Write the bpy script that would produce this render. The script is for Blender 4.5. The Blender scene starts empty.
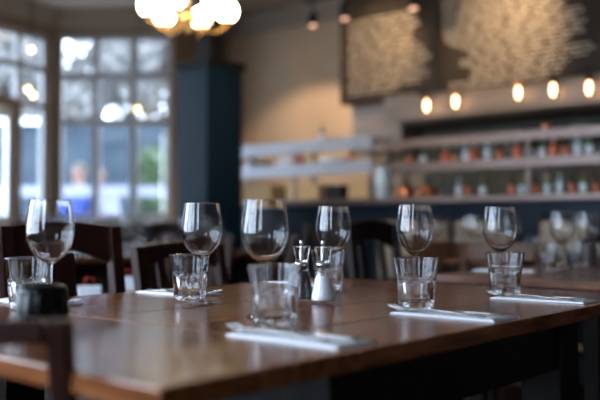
import bpy, math, random
from mathutils import Vector, Matrix
random.seed(7)
sc = bpy.context.scene
COL = sc.collection
R = math.radians
PI = math.pi

# ------------------------------------------------------------------ camera
F = 833.0                      # focal length in pixels of the 600x400 frame
CZ = 0.92                      # camera height (seated diner)
cam_d = bpy.data.cameras.new('camera')
cam = bpy.data.objects.new('camera', cam_d); COL.objects.link(cam)
cam_d.sensor_width = 36.0; cam_d.lens = 50.0
cam.location = (0, 0, CZ)
cam.rotation_euler = (R(90 + 1.65), 0, 0)
cam_d.dof.use_dof = True
cam_d.dof.focus_distance = 1.76
cam_d.dof.aperture_fstop = 1.85
cam_d.clip_start = 0.02
sc.camera = cam

# ------------------------------------------------------------------ world, exposure
sc.view_settings.view_transform = 'Standard'
sc.view_settings.look = 'None'
sc.view_settings.gamma = 1.0
sc.view_settings.exposure = 0.22
sc.cycles.use_denoising = True
sc.cycles.sample_clamp_indirect = 4.0
sc.cycles.max_bounces = 14
sc.cycles.transmission_bounces = 14
sc.cycles.transparent_max_bounces = 16
sc.cycles.diffuse_bounces = 4
sc.cycles.blur_glossy = 0.3
world = bpy.data.worlds.new('overcast'); sc.world = world
world.use_nodes = True
wn = world.node_tree.nodes; wl = world.node_tree.links
bg = wn['Background']
bg.inputs['Color'].default_value = (0.76, 0.85, 1.0, 1)
bg.inputs['Strength'].default_value = 15.5


# ------------------------------------------------------------------ helpers
UX, UY = 0.656, 0.755          # room axis u (along the tables), v is perpendicular
def P(u, v, z=0.0):
    return Vector((u*UX + v*UY, u*UY - v*UX, z))
def v_at(px, u):
    k = (px - 300.0)/F
    d = u/(UX*k + UY)
    return d*(UY*k - UX)
def at(px, d, z=0.0):
    return Vector(((px-300.0)*d/F, d, z))
ROT_V = math.atan2(-UY, -UX)           # local +Y looks along +v
ROT_U = math.atan2(-UX, UY)            # local +Y looks along +u
TOP = 0.753                            # table top height (main table)

def new_mat(name, color=(0.5,0.5,0.5), rough=0.5, metal=0.0, **kw):
    m = bpy.data.materials.new(name); m.use_nodes = True
    b = m.node_tree.nodes['Principled BSDF']
    b.inputs['Base Color'].default_value = (*color, 1)
    b.inputs['Roughness'].default_value = rough
    b.inputs['Metallic'].default_value = metal
    for k, v in kw.items():
        b.inputs[k.replace('_', ' ')].default_value = v
    return m
def add_noise(m, c1, c2, scale=(5,5,5), detail=5, bump=0.0, rough=None, coord='Object', lo=0.35, hi=0.65):
    """two-colour procedural variation, optionally bump and roughness variation"""
    nt = m.node_tree; n = nt.nodes; l = nt.links; b = n['Principled BSDF']
    tc = n.new('ShaderNodeTexCoord'); mp = n.new('ShaderNodeMapping'); mp.inputs['Scale'].default_value = scale
    l.new(tc.outputs[coord], mp.inputs['Vector'])
    no = n.new('ShaderNodeTexNoise'); no.inputs['Scale'].default_value = 1.0; no.inputs['Detail'].default_value = detail
    l.new(mp.outputs[0], no.inputs['Vector'])
    cr = n.new('ShaderNodeValToRGB')
    cr.color_ramp.elements[0].position = lo; cr.color_ramp.elements[0].color = (*c1, 1)
    cr.color_ramp.elements[1].position = hi; cr.color_ramp.elements[1].color = (*c2, 1)
    l.new(no.outputs[0], cr.inputs[0]); l.new(cr.outputs[0], b.inputs['Base Color'])
    if bump:
        bp = n.new('ShaderNodeBump'); bp.inputs['Strength'].default_value = bump; bp.inputs['Distance'].default_value = 0.002
        l.new(no.outputs[0], bp.inputs['Height']); l.new(bp.outputs[0], b.inputs['Normal'])
    if rough:
        mr = n.new('ShaderNodeMapRange'); mr.inputs['To Min'].default_value = rough[0]; mr.inputs['To Max'].default_value = rough[1]
        l.new(no.outputs[0], mr.inputs['Value']); l.new(mr.outputs[0], b.inputs['Roughness'])
    return m
def emis(name, color, strength):
    m = bpy.data.materials.new(name); m.use_nodes = True
    n = m.node_tree.nodes; n.clear()
    e = n.new('ShaderNodeEmission'); e.inputs[0].default_value = (*color, 1); e.inputs[1].default_value = strength
    o = n.new('ShaderNodeOutputMaterial'); m.node_tree.links.new(e.outputs[0], o.inputs[0])
    return m

M = {}
M['glass'] = new_mat('clear_glass', (1,1,1), 0.0, 0, Transmission_Weight=1.0, IOR=1.48)
M['tumbler_glass'] = new_mat('pressed_glass', (0.97,0.985,1.0), 0.015, 0, Transmission_Weight=1.0, IOR=1.5)
M['acrylic'] = new_mat('clear_acrylic', (1,1,1), 0.03, 0, Transmission_Weight=1.0, IOR=1.49)
M['thin_clear'] = None
M['chrome'] = new_mat('chrome', (0.75,0.75,0.77), 0.15, 1.0)
M['steel'] = add_noise(new_mat('brushed_steel', (0.6,0.58,0.57), 0.35, 1.0), (0.21,0.165,0.155), (0.28,0.225,0.21), (3,3,60), 3, 0.0, (0.45,0.6))
M['dull'] = add_noise(new_mat('dull_metal', (0.2,0.16,0.13), 0.5, 0.3), (0.19,0.145,0.115), (0.25,0.19,0.15), (3,3,20), 3)
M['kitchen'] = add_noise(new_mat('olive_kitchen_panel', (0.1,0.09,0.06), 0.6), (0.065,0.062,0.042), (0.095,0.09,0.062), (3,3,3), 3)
M['cutlery'] = new_mat('cutlery_steel', (0.48,0.47,0.47), 0.2, 1.0)
M['salt'] = add_noise(new_mat('salt', (0.9,0.9,0.9), 0.8), (0.85,0.85,0.85), (0.95,0.95,0.95), (900,900,900), 2, 0.4)
M['pepper'] = add_noise(new_mat('pepper', (0.05,0.04,0.03), 0.8), (0.012,0.010,0.009), (0.10,0.08,0.06), (420,420,420), 2, 0.6)
M['napkin'] = add_noise(new_mat('white_linen', (0.8,0.82,0.86), 0.9), (0.76,0.77,0.80), (0.84,0.85,0.88), (300,300,300), 2, 0.25)
def wood(name, dark, light, scale, rough=(0.22,0.4), coat=0.25, bump=0.15):
    m = new_mat(name, light, 0.3)
    m.node_tree.nodes['Principled BSDF'].inputs['Coat Weight'].default_value = coat
    m.node_tree.nodes['Principled BSDF'].inputs['Coat Roughness'].default_value = 0.16
    return add_noise(m, dark, light, scale, 8, bump, rough, 'Object', 0.32, 0.68)
M['table_long'] = wood('varnished_plank_lengthwise', (0.085,0.024,0.007), (0.29,0.095,0.030), (9,70,40), (0.13,0.24), 0.0, 0.12)
M['table_cross'] = wood('varnished_plank_crosswise', (0.080,0.023,0.007), (0.26,0.086,0.027), (70,9,40), (0.13,0.24), 0.0, 0.12)
M['table_far'] = wood('brown_cafe_table_wood', (0.055,0.019,0.008), (0.155,0.058,0.025), (60,9,40), (0.16,0.28), 0.0)
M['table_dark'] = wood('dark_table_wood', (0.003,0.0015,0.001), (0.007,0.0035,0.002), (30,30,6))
M['mahogany'] = wood('mahogany', (0.016,0.0045,0.003), (0.042,0.012,0.007), (40,40,8), (0.35,0.5), 0.1)
M['dark_chair'] = wood('dark_stained_wood', (0.006,0.003,0.002), (0.018,0.008,0.005), (40,40,8), (0.35,0.5), 0.1)
M['oak'] = wood('golden_oak', (0.055,0.023,0.010), (0.11,0.048,0.021), (40,40,8), (0.35,0.5), 0.1)
M['black'] = new_mat('black_gloss', (0.003,0.0035,0.004), 0.25, 0, Specular_IOR_Level=0.18)
M['black_matt'] = new_mat('black_matt', (0.012,0.012,0.013), 0.6)
M['navy'] = add_noise(new_mat('navy_paint', (0.02,0.03,0.05), 0.45), (0.006,0.011,0.020), (0.009,0.016,0.028), (2,2,2), 3)
M['col_blue'] = add_noise(new_mat('dark_blue_paint', (0.03,0.07,0.12), 0.5), (0.005,0.019,0.038), (0.0065,0.024,0.046), (2,2,2), 3)
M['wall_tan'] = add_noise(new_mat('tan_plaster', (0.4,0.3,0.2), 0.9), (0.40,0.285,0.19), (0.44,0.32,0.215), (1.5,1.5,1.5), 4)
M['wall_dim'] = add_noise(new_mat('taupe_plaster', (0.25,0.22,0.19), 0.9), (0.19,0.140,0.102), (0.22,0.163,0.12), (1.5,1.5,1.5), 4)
M['ceiling'] = add_noise(new_mat('ceiling_paint', (0.3,0.26,0.22), 0.9), (0.26,0.215,0.175), (0.29,0.24,0.20), (1,1,1), 4)
M['frame'] = new_mat('window_paint', (0.30,0.30,0.31), 0.5)
M['door_white'] = new_mat('white_door_paint', (0.75,0.78,0.8), 0.5)
M['floor'] = wood('dark_floorboards', (0.012,0.007,0.005), (0.03,0.017,0.012), (3,30,10), (0.3,0.5), 0.15)
M['bulkhead'] = add_noise(new_mat('dark_brown_panel', (0.05,0.035,0.025), 0.8), (0.035,0.025,0.018), (0.048,0.034,0.024), (2,2,2), 3)
M['board'] = add_noise(new_mat('blackboard', (0.02,0.018,0.016), 0.75), (0.034,0.025,0.018), (0.046,0.035,0.026), (3,3,3), 5)
M['chalk'] = new_mat('cream_chalk', (0.66,0.55,0.42), 0.9)
M['white_shelf'] = new_mat('white_enamel', (0.40,0.44,0.52), 0.3)
M['cream'] = add_noise(new_mat('cream_fabric', (0.6,0.5,0.4), 0.9), (0.27,0.22,0.17), (0.33,0.27,0.21), (60,60,60), 2, 0.1)
M['card'] = new_mat('brown_card', (0.50,0.34,0.17), 0.8)
M['china'] = new_mat('white_china', (0.75,0.76,0.78), 0.25)
M['copper'] = new_mat('copper_pan', (0.72,0.28,0.14), 0.28, 1.0)
M['brass'] = new_mat('aged_brass', (0.45,0.28,0.10), 0.3, 1.0)
M['globe'] = emis('lit_globe', (1.0, 0.78, 0.47), 38.0)
M['bulb'] = emis('lit_bulb', (1.0, 0.80, 0.40), 8.0)
M['heat'] = emis('heat_lamp_bulb', (1.0, 0.63, 0.32), 11.0)
M['spotface'] = emis('spot_lamp_face', (1.0, 0.52, 0.36), 2.0)
M['green_glass'] = new_mat('green_bottle_glass', (0.10,0.22,0.08), 0.1, 0, Coat_Weight=0.5)
M['brown_glass'] = new_mat('brown_bottle_glass', (0.10,0.035,0.012), 0.1, 0, Coat_Weight=0.5)
M['pale_glass'] = new_mat('pale_bottle_glass', (0.50,0.62,0.66), 0.1, 0, Coat_Weight=0.5)
M['orange'] = new_mat('orange_red_plastic', (0.62,0.13,0.045), 0.4)
M['red'] = new_mat('red_print', (0.5,0.03,0.03), 0.5)
M['white'] = new_mat('white_print', (0.75,0.78,0.85), 0.6)
M['asphalt'] = add_noise(new_mat('pavement', (0.2,0.2,0.2), 0.9), (0.16,0.165,0.17), (0.24,0.245,0.25), (4,4,4), 5)
M['hoarding'] = add_noise(new_mat('grey_blue_wall', (0.2,0.25,0.3), 0.9), (0.018,0.027,0.036), (0.035,0.046,0.058), (1.2,1.2,4), 5)
M['leaf'] = add_noise(new_mat('grey_green_leaf', (0.2,0.22,0.15), 0.8), (0.08,0.08,0.075), (0.18,0.175,0.17), (3,3,3), 3)
M['leaf_green'] = add_noise(new_mat('bright_green_leaf', (0.2,0.45,0.12), 0.7), (0.02,0.045,0.015), (0.06,0.095,0.04), (6,6,6), 3)
M['bark'] = new_mat('bark', (0.10,0.08,0.06), 0.9)
M['blue_cloth'] = new_mat('blue_jacket', (0.012,0.03,0.16), 0.8)
M['pale_cloth'] = new_mat('pale_top', (0.2,0.2,0.25), 0.8)
M['red_cloth'] = new_mat('dull_red_top', (0.35,0.10,0.09), 0.8)
M['dark_cloth'] = new_mat('dark_trousers', (0.02,0.02,0.03), 0.8)
M['skin'] = new_mat('skin', (0.17,0.09,0.068), 0.6)
M['hair'] = new_mat('dark_hair', (0.03,0.02,0.012), 0.7)
M['white_paint'] = new_mat('white_fence_paint', (0.17,0.185,0.24), 0.6)

# window pane: see-through with a mirror-like sheen at grazing angles
pm = bpy.data.materials.new('window_glass'); pm.use_nodes = True
n = pm.node_tree.nodes; l = pm.node_tree.links; n.clear()
tr = n.new('ShaderNodeBsdfTransparent'); gl = n.new('ShaderNodeBsdfGlossy'); gl.inputs['Roughness'].default_value = 0.02
tr.inputs[0].default_value = (0.90,0.94,0.97,1)
lw = n.new('ShaderNodeLayerWeight'); lw.inputs[0].default_value = 0.5
pw = n.new('ShaderNodeMath'); pw.operation = 'POWER'; pw.inputs[1].default_value = 4.0
fr = n.new('ShaderNodeMapRange'); fr.inputs['To Min'].default_value = 0.045; fr.inputs['To Max'].default_value = 0.9
l.new(lw.outputs['Facing'], pw.inputs[0]); l.new(pw.outputs[0], fr.inputs['Value'])
mx = n.new('ShaderNodeMixShader'); o = n.new('ShaderNodeOutputMaterial')
l.new(fr.outputs[0], mx.inputs[0]); l.new(tr.outputs[0], mx.inputs[1]); l.new(gl.outputs[0], mx.inputs[2]); l.new(mx.outputs[0], o.inputs[0])
M['pane'] = pm
pm2 = pm.copy(); pm2.name = 'thin_clear_glass'; M['thin_clear'] = pm2
for nd in pm2.node_tree.nodes:
    if nd.type == 'BSDF_TRANSPARENT': nd.inputs[0].default_value = (0.97, 0.98, 0.99, 1)
for k_ in ('navy','col_blue','wall_tan','wall_dim','ceiling','bulkhead','board','black_matt','frame','hoarding','cream','card'):
    M[k_].node_tree.nodes['Principled BSDF'].inputs['Specular IOR Level'].default_value = 0.12
for k_ in ('mahogany','dark_chair','oak','table_dark','floor'):
    M[k_].node_tree.nodes['Principled BSDF'].inputs['Specular IOR Level'].default_value = 0.25
    M[k_].node_tree.nodes['Principled BSDF'].inputs['Coat Weight'].default_value = 0.0


class MB:
    def __init__(s): s.v = []; s.f = []; s.sm = []
    def box(s, c, d, rz=0.0, T=None):
        b = len(s.v); hx, hy, hz = d[0]/2, d[1]/2, d[2]/2
        m = Matrix.Rotation(rz, 3, 'Z')
        for x in (-hx, hx):
            for y in (-hy, hy):
                for z in (-hz, hz):
                    p = m @ Vector((x, y, z)) + Vector(c)
                    s.v.append(T @ p if T else p)
        for q in ((0,1,3,2),(4,6,7,5),(0,4,5,1),(2,3,7,6),(0,2,6,4),(1,5,7,3)):
            s.f.append([b+i for i in q]); s.sm.append(False)
        return s
    def bar(s, p0, p1, w, h, up=(0,0,1)):
        """rectangular bar between two points, w across, h along up"""
        p0 = Vector(p0); p1 = Vector(p1); t = (p1-p0).normalized(); upv = Vector(up)
        sx = t.cross(upv)
        if sx.length < 1e-4: sx = t.cross(Vector((0,1,0)))
        sx.normalize(); sz = sx.cross(t).normalized()
        b = len(s.v)
        for p in (p0, p1):
            for (a, c) in ((-1,-1),(1,-1),(1,1),(-1,1)):
                s.v.append(p + sx*a*w/2 + sz*c*h/2)
        for q in ((3,2,1,0),(4,5,6,7),(0,1,5,4),(1,2,6,5),(2,3,7,6),(3,0,4,7)):
            s.f.append([b+i for i in q]); s.sm.append(False)
        return s
    def sweep(s, secs, smooth=True, caps=True):
        """secs: list of rings of equal size"""
        b = len(s.v); k = len(secs[0])
        for r in secs: s.v += [Vector(p) for p in r]
        for i in range(len(secs)-1):
            for j in range(k):
                j2 = (j+1) % k
                s.f.append([b+i*k+j, b+i*k+j2, b+(i+1)*k+j2, b+(i+1)*k+j]); s.sm.append(smooth)
        if caps:
            s.f.append([b+j for j in range(k)][::-1]); s.sm.append(False)
            e = b+(len(secs)-1)*k
            s.f.append([e+j for j in range(k)]); s.sm.append(False)
        return s
    def tube(s, pts, r, k=10, caps=True):
        pts = [Vector(p) for p in pts]; secs = []
        rs = r if isinstance(r, (list, tuple)) else [r]*len(pts)
        for i, p in enumerate(pts):
            t = (pts[min(i+1, len(pts)-1)] - pts[max(i-1, 0)]).normalized()
            a = t.cross(Vector((0,0,1)))
            if a.length < 1e-3: a = t.cross(Vector((0,1,0)))
            a.normalize(); c = a.cross(t).normalized()
            secs.append([p + (a*math.cos(2*PI*j/k) - c*math.sin(2*PI*j/k))*rs[i] for j in range(k)])
        return s.sweep(secs, True, caps)
    def lathe(s, prof, k=40, c=(0,0,0), rfun=None, smooth=True):
        """prof: list of (r, z); r == 0 makes a pole"""
        b0 = len(s.v); rows = []
        for (r, z) in prof:
            if r < 1e-7:
                rows.append([len(s.v)]); s.v.append(Vector((c[0], c[1], c[2]+z)))
            else:
                row = []
                for j in range(k):
                    a = 2*PI*j/k; rr = rfun(r, z, a) if rfun else r
                    row.append(len(s.v)); s.v.append(Vector((c[0]+rr*math.cos(a), c[1]+rr*math.sin(a), c[2]+z)))
                rows.append(row)
        for A, B in zip(rows[:-1], rows[1:]):
            for j in range(k):
                j2 = (j+1) % k
                if len(A) == 1 and len(B) == 1: continue
                if len(A) == 1: s.f.append([A[0], B[j2], B[j]])
                elif len(B) == 1: s.f.append([A[j], A[j2], B[0]])
                else: s.f.append([A[j], A[j2], B[j2], B[j]])
                s.sm.append(smooth)
        return s
    def ball(s, c, r, k=16, m=10, sz=1.0):
        pr = [(r*math.sin(PI*i/m), -r*sz*math.cos(PI*i/m)) for i in range(m+1)]
        pr[0] = (0, -r*sz); pr[-1] = (0, r*sz)
        return s.lathe(pr, k, c)
    def plate(s, outline, z0, z1):
        b = len(s.v); k = len(outline)
        s.v += [Vector((x, y, z0)) for x, y in outline] + [Vector((x, y, z1)) for x, y in outline]
        s.f.append([b+i for i in range(k)][::-1]); s.sm.append(False)
        s.f.append([b+k+i for i in range(k)]); s.sm.append(False)
        for i in range(k):
            j = (i+1) % k; s.f.append([b+i, b+j, b+k+j, b+k+i]); s.sm.append(False)
        return s
    def xform(s, mat):
        s.v = [mat @ p for p in s.v]; return s
    def build(s, name, mat, parent=None, bevel=0.0, seg=2, subsurf=0):
        me = bpy.data.meshes.new(name)
        me.from_pydata([tuple(p) for p in s.v], [], s.f)
        me.polygons.foreach_set('use_smooth', s.sm)
        me.materials.append(mat); me.update()
        o = bpy.data.objects.new(name, me); COL.objects.link(o)
        if parent: o.parent = parent
        if bevel:
            b = o.modifiers.new('edge', 'BEVEL'); b.width = bevel; b.segments = seg; b.limit_method = 'ANGLE'
        if subsurf:
            q = o.modifiers.new('sub', 'SUBSURF'); q.levels = subsurf; q.render_levels = subsurf
        return o
def empty(name, loc=(0,0,0), rz=0.0):
    o = bpy.data.objects.new(name, None); COL.objects.link(o)
    o.location = loc; o.rotation_euler = (0, 0, rz); o.empty_display_size = 0.05
    return o
def tag(o, label, cat, group=None, kind=None):
    o['label'] = label; o['category'] = cat
    if group: o['group'] = group
    if kind: o['kind'] = kind
    return o
KIDS = {}
def copy_tree(o, parent=None):
    c = o.copy(); COL.objects.link(c); c.parent = parent
    for ch in [x for x in o.children]:
        copy_tree(ch, c)
    return c
USED = set()
def put(proto, loc, rz, label, cat, group=None):
    """the first call moves the prototype itself, later calls copy it"""
    o = proto if proto.name not in USED else copy_tree(proto)
    USED.add(proto.name)
    o.location = loc; o.rotation_euler = (0, 0, rz)
    if 'group' in o and not group: del o['group']
    return tag(o, label, cat, group)
def struct(o):
    o['kind'] = 'structure'; return o

# ------------------------------------------------------------------ room shell
CEIL = 3.05
BW = 6.2                                   # bar wall distance along u
B0 = Vector((-2.47, 8.3, 0)); BD = Vector((-0.5, -0.866, 0))
A1 = Vector((-1.25, 8.3, 0)); C1 = P(BW, A1.x*UY - A1.y*UX)
B1 = B0 + BD*2.3
LX = B1.x; RX = 5.0; BY = -2.6
tC = (RX - C1.x)/UY; C2 = Vector((RX, C1.y - UX*tC, 0))
LJ, JY = -2.35, 3.3                        # unseen left wall, stepped in so its window lights the tables more
poly = [B1, B0, A1, C1, C2, Vector((RX, BY, 0)), Vector((LJ, BY, 0)), Vector((LJ, JY, 0)), Vector((LX, JY, 0))]
fl = [(p.x, p.y) for p in poly][::-1]
struct(MB().plate(fl, -0.06, 0.0).build('floor', M['floor']))
big = [(LX-0.2, BY-0.2), (RX+0.2, BY-0.2), (RX+0.2, 9.6), (LX-0.2, 9.6)]
struct(MB().plate(big, CEIL, CEIL+0.12).build('ceiling', M['ceiling']))

def wall(name, a, b, mat, holes=(), th=0.14):
    """wall from a to b with its room face on the line; holes are (s0, s1, z0, z1)"""
    a = Vector((a[0], a[1], 0)); b = Vector((b[0], b[1], 0)); L = (b-a).length; t = (b-a).normalized()
    nrm = Vector((-t.y, t.x, 0))
    if (Vector((0, 2, 0)) - a).dot(nrm) > 0: nrm = -nrm      # outward
    mb = MB()
    cuts = sorted({0.0, L} | {h[0] for h in holes} | {h[1] for h in holes})
    for s0, s1 in zip(cuts[:-1], cuts[1:]):
        zs = [(0.0, CEIL)]
        for h in holes:
            if h[0] <= s0+1e-6 and h[1] >= s1-1e-6:
                nz = []
                for z0, z1 in zs:
                    if h[2] > z0: nz.append((z0, min(h[2], z1)))
                    if h[3] < z1: nz.append((max(h[3], z0), z1))
                zs = nz
        for z0, z1 in zs:
            p = a + t*s0; q = a + t*s1
            c = (p+q)/2 + nrm*th/2; c.z = (z0+z1)/2
            mb.box(c, (s1-s0, th, z1-z0), math.atan2(t.y, t.x))
    return struct(mb.build(name, mat))
def portal(a, b, z0, z1):
    a = Vector(a); b = Vector(b); t = (b-a).normalized(); nrm = Vector((-t.y, t.x, 0))
    c = (a+b)/2
    if (Vector((0,2,0))-c).dot(nrm) < 0: nrm = -nrm            # inward
    li = bpy.data.lights.new('portal', 'AREA'); li.shape = 'RECTANGLE'
    li.size = (b-a).length; li.size_y = z1-z0; li.cycles.is_portal = True
    o = bpy.data.objects.new('portal', li); COL.objects.link(o)
    c = c - nrm*0.1; o.location = (c.x, c.y, (z0+z1)/2)
    o.rotation_euler = nrm.to_track_quat('-Z', 'Z').to_euler()
def window(name, a, t, verts, rows, th=0.06, mull=0.08, mat=None, frame_w=0.06):
    """grid window; verts: distances of mullion centres along t from a; rows: heights of the transom centres"""
    root = struct(empty(name, (a.x, a.y, 0), math.atan2(t.y, t.x)))
    mb = MB(); L0, L1 = verts[0], verts[-1]
    yo = 0.07 if t.x > 0 else -0.07
    for i, s in enumerate(verts):
        w = frame_w if i in (0, len(verts)-1) else mull
        mb.box((s, yo, (rows[0]+rows[-1])/2), (w, th, rows[-1]-rows[0]+frame_w))
    for j, z in enumerate(rows):
        h = frame_w if j in (0, len(rows)-1) else mull
        for s0, s1 in zip(verts[:-1], verts[1:]):
            mb.box(((s0+s1)/2, yo, z), (s1-s0-mull, th*0.9, h))
    mb.build('window_frame', mat or M['frame'], root, 0.006)
    g = MB()
    for s0, s1 in zip(verts[:-1], verts[1:]):
        for z0, z1 in zip(rows[:-1], rows[1:]):
            g.box(((s0+s1)/2, yo, (z0+z1)/2), (s1-s0-mull*0.9, 0.005, z1-z0-mull*0.9))
    g.build('window_pane', M['pane'], root)
    MB().box(((L0+L1)/2, yo*0.2, rows[0]-0.05), (L1-L0+0.08, 0.20, 0.035)).build('window_sill', mat or M['frame'], root, 0.006)
    return root

# bay, facing side (window_1)
vs = [x - B0.x for x in (-2.416, -2.053, -1.674, -1.295)]
rowsA = [0.99, 1.946, 2.41, 2.803]
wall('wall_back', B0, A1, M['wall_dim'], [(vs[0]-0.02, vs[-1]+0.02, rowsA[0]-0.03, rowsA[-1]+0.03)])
window('window_1', B0, Vector((1,0,0)), vs, rowsA)
portal((-2.416, 8.3, 0), (-1.295, 8.3, 0), 1.0, 2.82)
# bay, angled side (window_2 above and beside door_1)
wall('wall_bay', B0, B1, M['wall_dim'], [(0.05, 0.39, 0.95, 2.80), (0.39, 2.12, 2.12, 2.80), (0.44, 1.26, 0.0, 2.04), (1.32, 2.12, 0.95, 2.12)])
nb = MB
w2 = struct(empty('window_2', (B0.x, B0.y, 0), math.atan2(BD.y, BD.x)))
mb = MB(); yo = -0.07
for s, z0, z1 in ((0.06,0.97,2.80),(0.39,0.97,2.80),(0.83,2.10,2.80),(1.28,2.10,2.80),(1.70,0.97,2.80),(2.10,0.97,2.80)):
    mb.box((s, yo, (z0+z1)/2), (0.055, 0.06, z1-z0))
for s0, s1, z in ((0.06,0.39,0.97),(0.06,2.10,2.77),(0.06,2.10,2.455),(0.06,2.10,2.08),(1.30,2.10,0.97),(1.30,2.10,1.9)):
    mb.box(((s0+s1)/2, yo, z), (s1-s0, 0.052, 0.06))
mb.build('window_frame', M['frame'], w2)
g = MB()
g.box((0.225, yo, 1.87), (0.30, 0.005, 1.74)); g.box((1.25, yo, 2.44), (1.66, 0.005, 0.62)); g.box((1.71, yo, 1.53), (0.76, 0.005, 1.06))
g.build('window_pane', M['pane'], w2)
portal(B0 + BD*0.05, B0 + BD*2.12, 0.97, 2.8)
# the glazed door
d1 = struct(empty('door_1', tuple(B0 + BD*0.44), math.atan2(BD.y, BD.x)))
mb = MB()
for s in (0.04, 0.78): mb.box((s, -0.07, 1.02), (0.08, 0.05, 2.03))
for z in (0.10, 0.95, 1.98): mb.box((0.41, -0.07, z), (0.66, 0.05, 0.10 if z > 0.5 else 0.18))
mb.build('door_leaf', M['door_white'], d1, 0.005)
MB().box((0.41, -0.07, 1.46), (0.66, 0.006, 0.94)).build('glazed_panel', M['pane'], d1)
MB().box((0.41, -0.07, 0.54), (0.66, 0.02, 0.74)).build('lower_panel', M['door_white'], d1)
MB().tube([(0.74,-0.045,1.0),(0.74,0.02,1.0),(0.66,0.02,1.0)], 0.009).build('door_handle', M['brass'], d1)
# other walls
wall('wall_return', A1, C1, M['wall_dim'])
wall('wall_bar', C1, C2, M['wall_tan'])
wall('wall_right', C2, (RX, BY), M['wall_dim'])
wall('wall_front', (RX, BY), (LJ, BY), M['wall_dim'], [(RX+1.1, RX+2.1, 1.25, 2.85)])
# left wall: runs from behind the camera to the bay
LA = Vector((LJ, BY, 0))
wall('wall_left_rear', Vector((LX, JY, 0)), B1, M['wall_dim'])
wall('wall_left_return', (LJ, JY+0.14), (LX, JY+0.14), M['wall_dim'])  # unseen return closing the step added for the window light
wall('wall_left', LA, (LJ, JY), M['wall_dim'], [(1.6, 5.2, 0.62, 2.90)])
window('window_3', LA, Vector((0,1,0)), [1.63, 2.80, 4.0, 5.17], [0.65, 1.9, 2.87])
portal((LJ, BY+1.6, 0), (LJ, BY+5.2, 0), 0.62, 2.90)
window('window_4', Vector((RX,BY,0)), Vector((-1,0,0)), [RX+1.13, RX+1.6, RX+2.07], [1.28, 2.82])
portal((-1.1, BY, 0), (-2.1, BY, 0), 1.25, 2.85)
# cornice along the bay and bar wall
tri = MB()
for a, b in ((B1, B0), (B0, A1), (A1, C1), (C1, C2)):
    c = Vector(((a.x+b.x)/2, (a.y+b.y)/2, 0)); t = (b-a).normalized(); nr = Vector((t.y, -t.x, 0))
    if (Vector((0,2,0))-c).dot(nr) < 0: nr = -nr
    for dd, hh, z in ((0.14, 0.05, CEIL-0.025), (0.10, 0.05, CEIL-0.075), (0.05, 0.06, CEIL-0.13)):
        q = c + nr*dd/2; tri.box((q.x, q.y, z), ((b-a).length, dd, hh), math.atan2(t.y, t.x))
struct(tri.build('trim_1', M['ceiling'], None, 0.008))
bs = MB()
for a, b in ((B0, A1), (A1, C1), (C1, C2)):
    c = (a+b)/2; t = (b-a).normalized(); nr = Vector((t.y, -t.x, 0))
    if (Vector((0,2,0))-c).dot(nr) < 0: nr = -nr
    q = c + nr*0.01; bs.box((q.x, q.y, 0.08), ((b-a).length, 0.02, 0.16), math.atan2(t.y, t.x))
struct(bs.build('baseboard_back', M['frame'], None, 0.004))

wc = MB()  # dark panelling added to darken the lit wall under the bay sills
for a, b in ((B0, A1), (A1, C1)):
    c = (a+b)/2; t = (b-a).normalized(); nr = Vector((t.y, -t.x, 0))
    if (Vector((0,2,0))-c).dot(nr) < 0: nr = -nr
    L_ = (b-a).length; rz_ = math.atan2(t.y, t.x)
    for (dd, z0_, z1_) in ((0.022, 0.161, 0.90), (0.035, 0.90, 0.94)):
        q = c + nr*dd/2; wc.box((q.x, q.y, (z0_+z1_)/2), (L_, dd, z1_-z0_), rz_)
struct(wc.build('trim_4', M['dark_chair'], None, 0.004))
# bulkhead over the kitchen pass
v0 = v_at(346, 5.6)
def uvbox(mb, u0, u1, va, vb, z0, z1):
    c = P((u0+u1)/2, (va+vb)/2, (z0+z1)/2)
    return mb.box(c, (vb-va, u1-u0, z1-z0), math.atan2(-UX, UY))
struct(uvbox(MB(), 5.6, BW-0.005, v0, 1.6, 1.93, CEIL-0.002).build('trim_2', M['bulkhead']))

# column: boxed dark blue casing with a slimmer black shaft above
pc = at(207, 6.0)
cu = pc.x*UX + pc.y*UY; cv = pc.x*UY - pc.y*UX
col = struct(empty('trim_3', P(cu+0.18, cv-0.165), ROT_U))
MB().box((0, 0, 1.04), (0.33, 0.36, 2.08)).build('column_casing', M['col_blue'], col, 0.01)
MB().box((0, 0, 2.10), (0.37, 0.40, 0.05)).build('column_cap', M['black_matt'], col, 0.006)
MB().box((0, 0, (2.125+CEIL)/2), (0.14, 0.14, CEIL-2.125)).build('column_shaft', M['black_matt'], col, 0.006)
MB().box((0, 0, 0.08), (0.37, 0.40, 0.16)).build('column_plinth', M['black_matt'], col, 0.006)

# ------------------------------------------------------------------ bar and kitchen pass
bar = tag(empty('bar_counter', P(4.95, -1.6), 0), 'long navy panelled bar counter with a pale top before the kitchen pass', 'bar counter')
def place_local(root):      # parts of these roots are written in world axes, shifted to the root
    root.rotation_euler = (0, 0, ROT_U)
    return (Matrix.Translation(Vector(root.location)) @ Matrix.Rotation(ROT_U, 4, 'Z')).inverted()
vL, vR = v_at(232, 4.72), 1.0
T = place_local(bar)
uvbox(MB(), 4.74, 5.3, vL, vR, 0.0, 1.055).xform(T).build('counter_body', M['navy'], bar)
uvbox(MB(), 4.68, 5.34, vL-0.04, vR, 1.06, 1.10).xform(T).build('counter_top', M['steel'], bar, 0.006)
v = vL+0.12
while v < vR-0.6:
    uvbox(MB(), 4.715, 4.7058, v, v+0.06, 0.1, 1.0).xform(T).build('front_moulding', M['navy'], bar, 0.004); v += 0.62
uvbox(MB(), 4.70, 4.7058, vL, vR, 0.0, 0.1).xform(T).build('kick_board', M['black_matt'], bar)
MB().tube([P(4.62, vL+0.1, 0.22), P(4.62, vR-0.1, 0.22)], 0.016).xform(T).build('foot_rail', M['brass'], bar)

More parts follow.
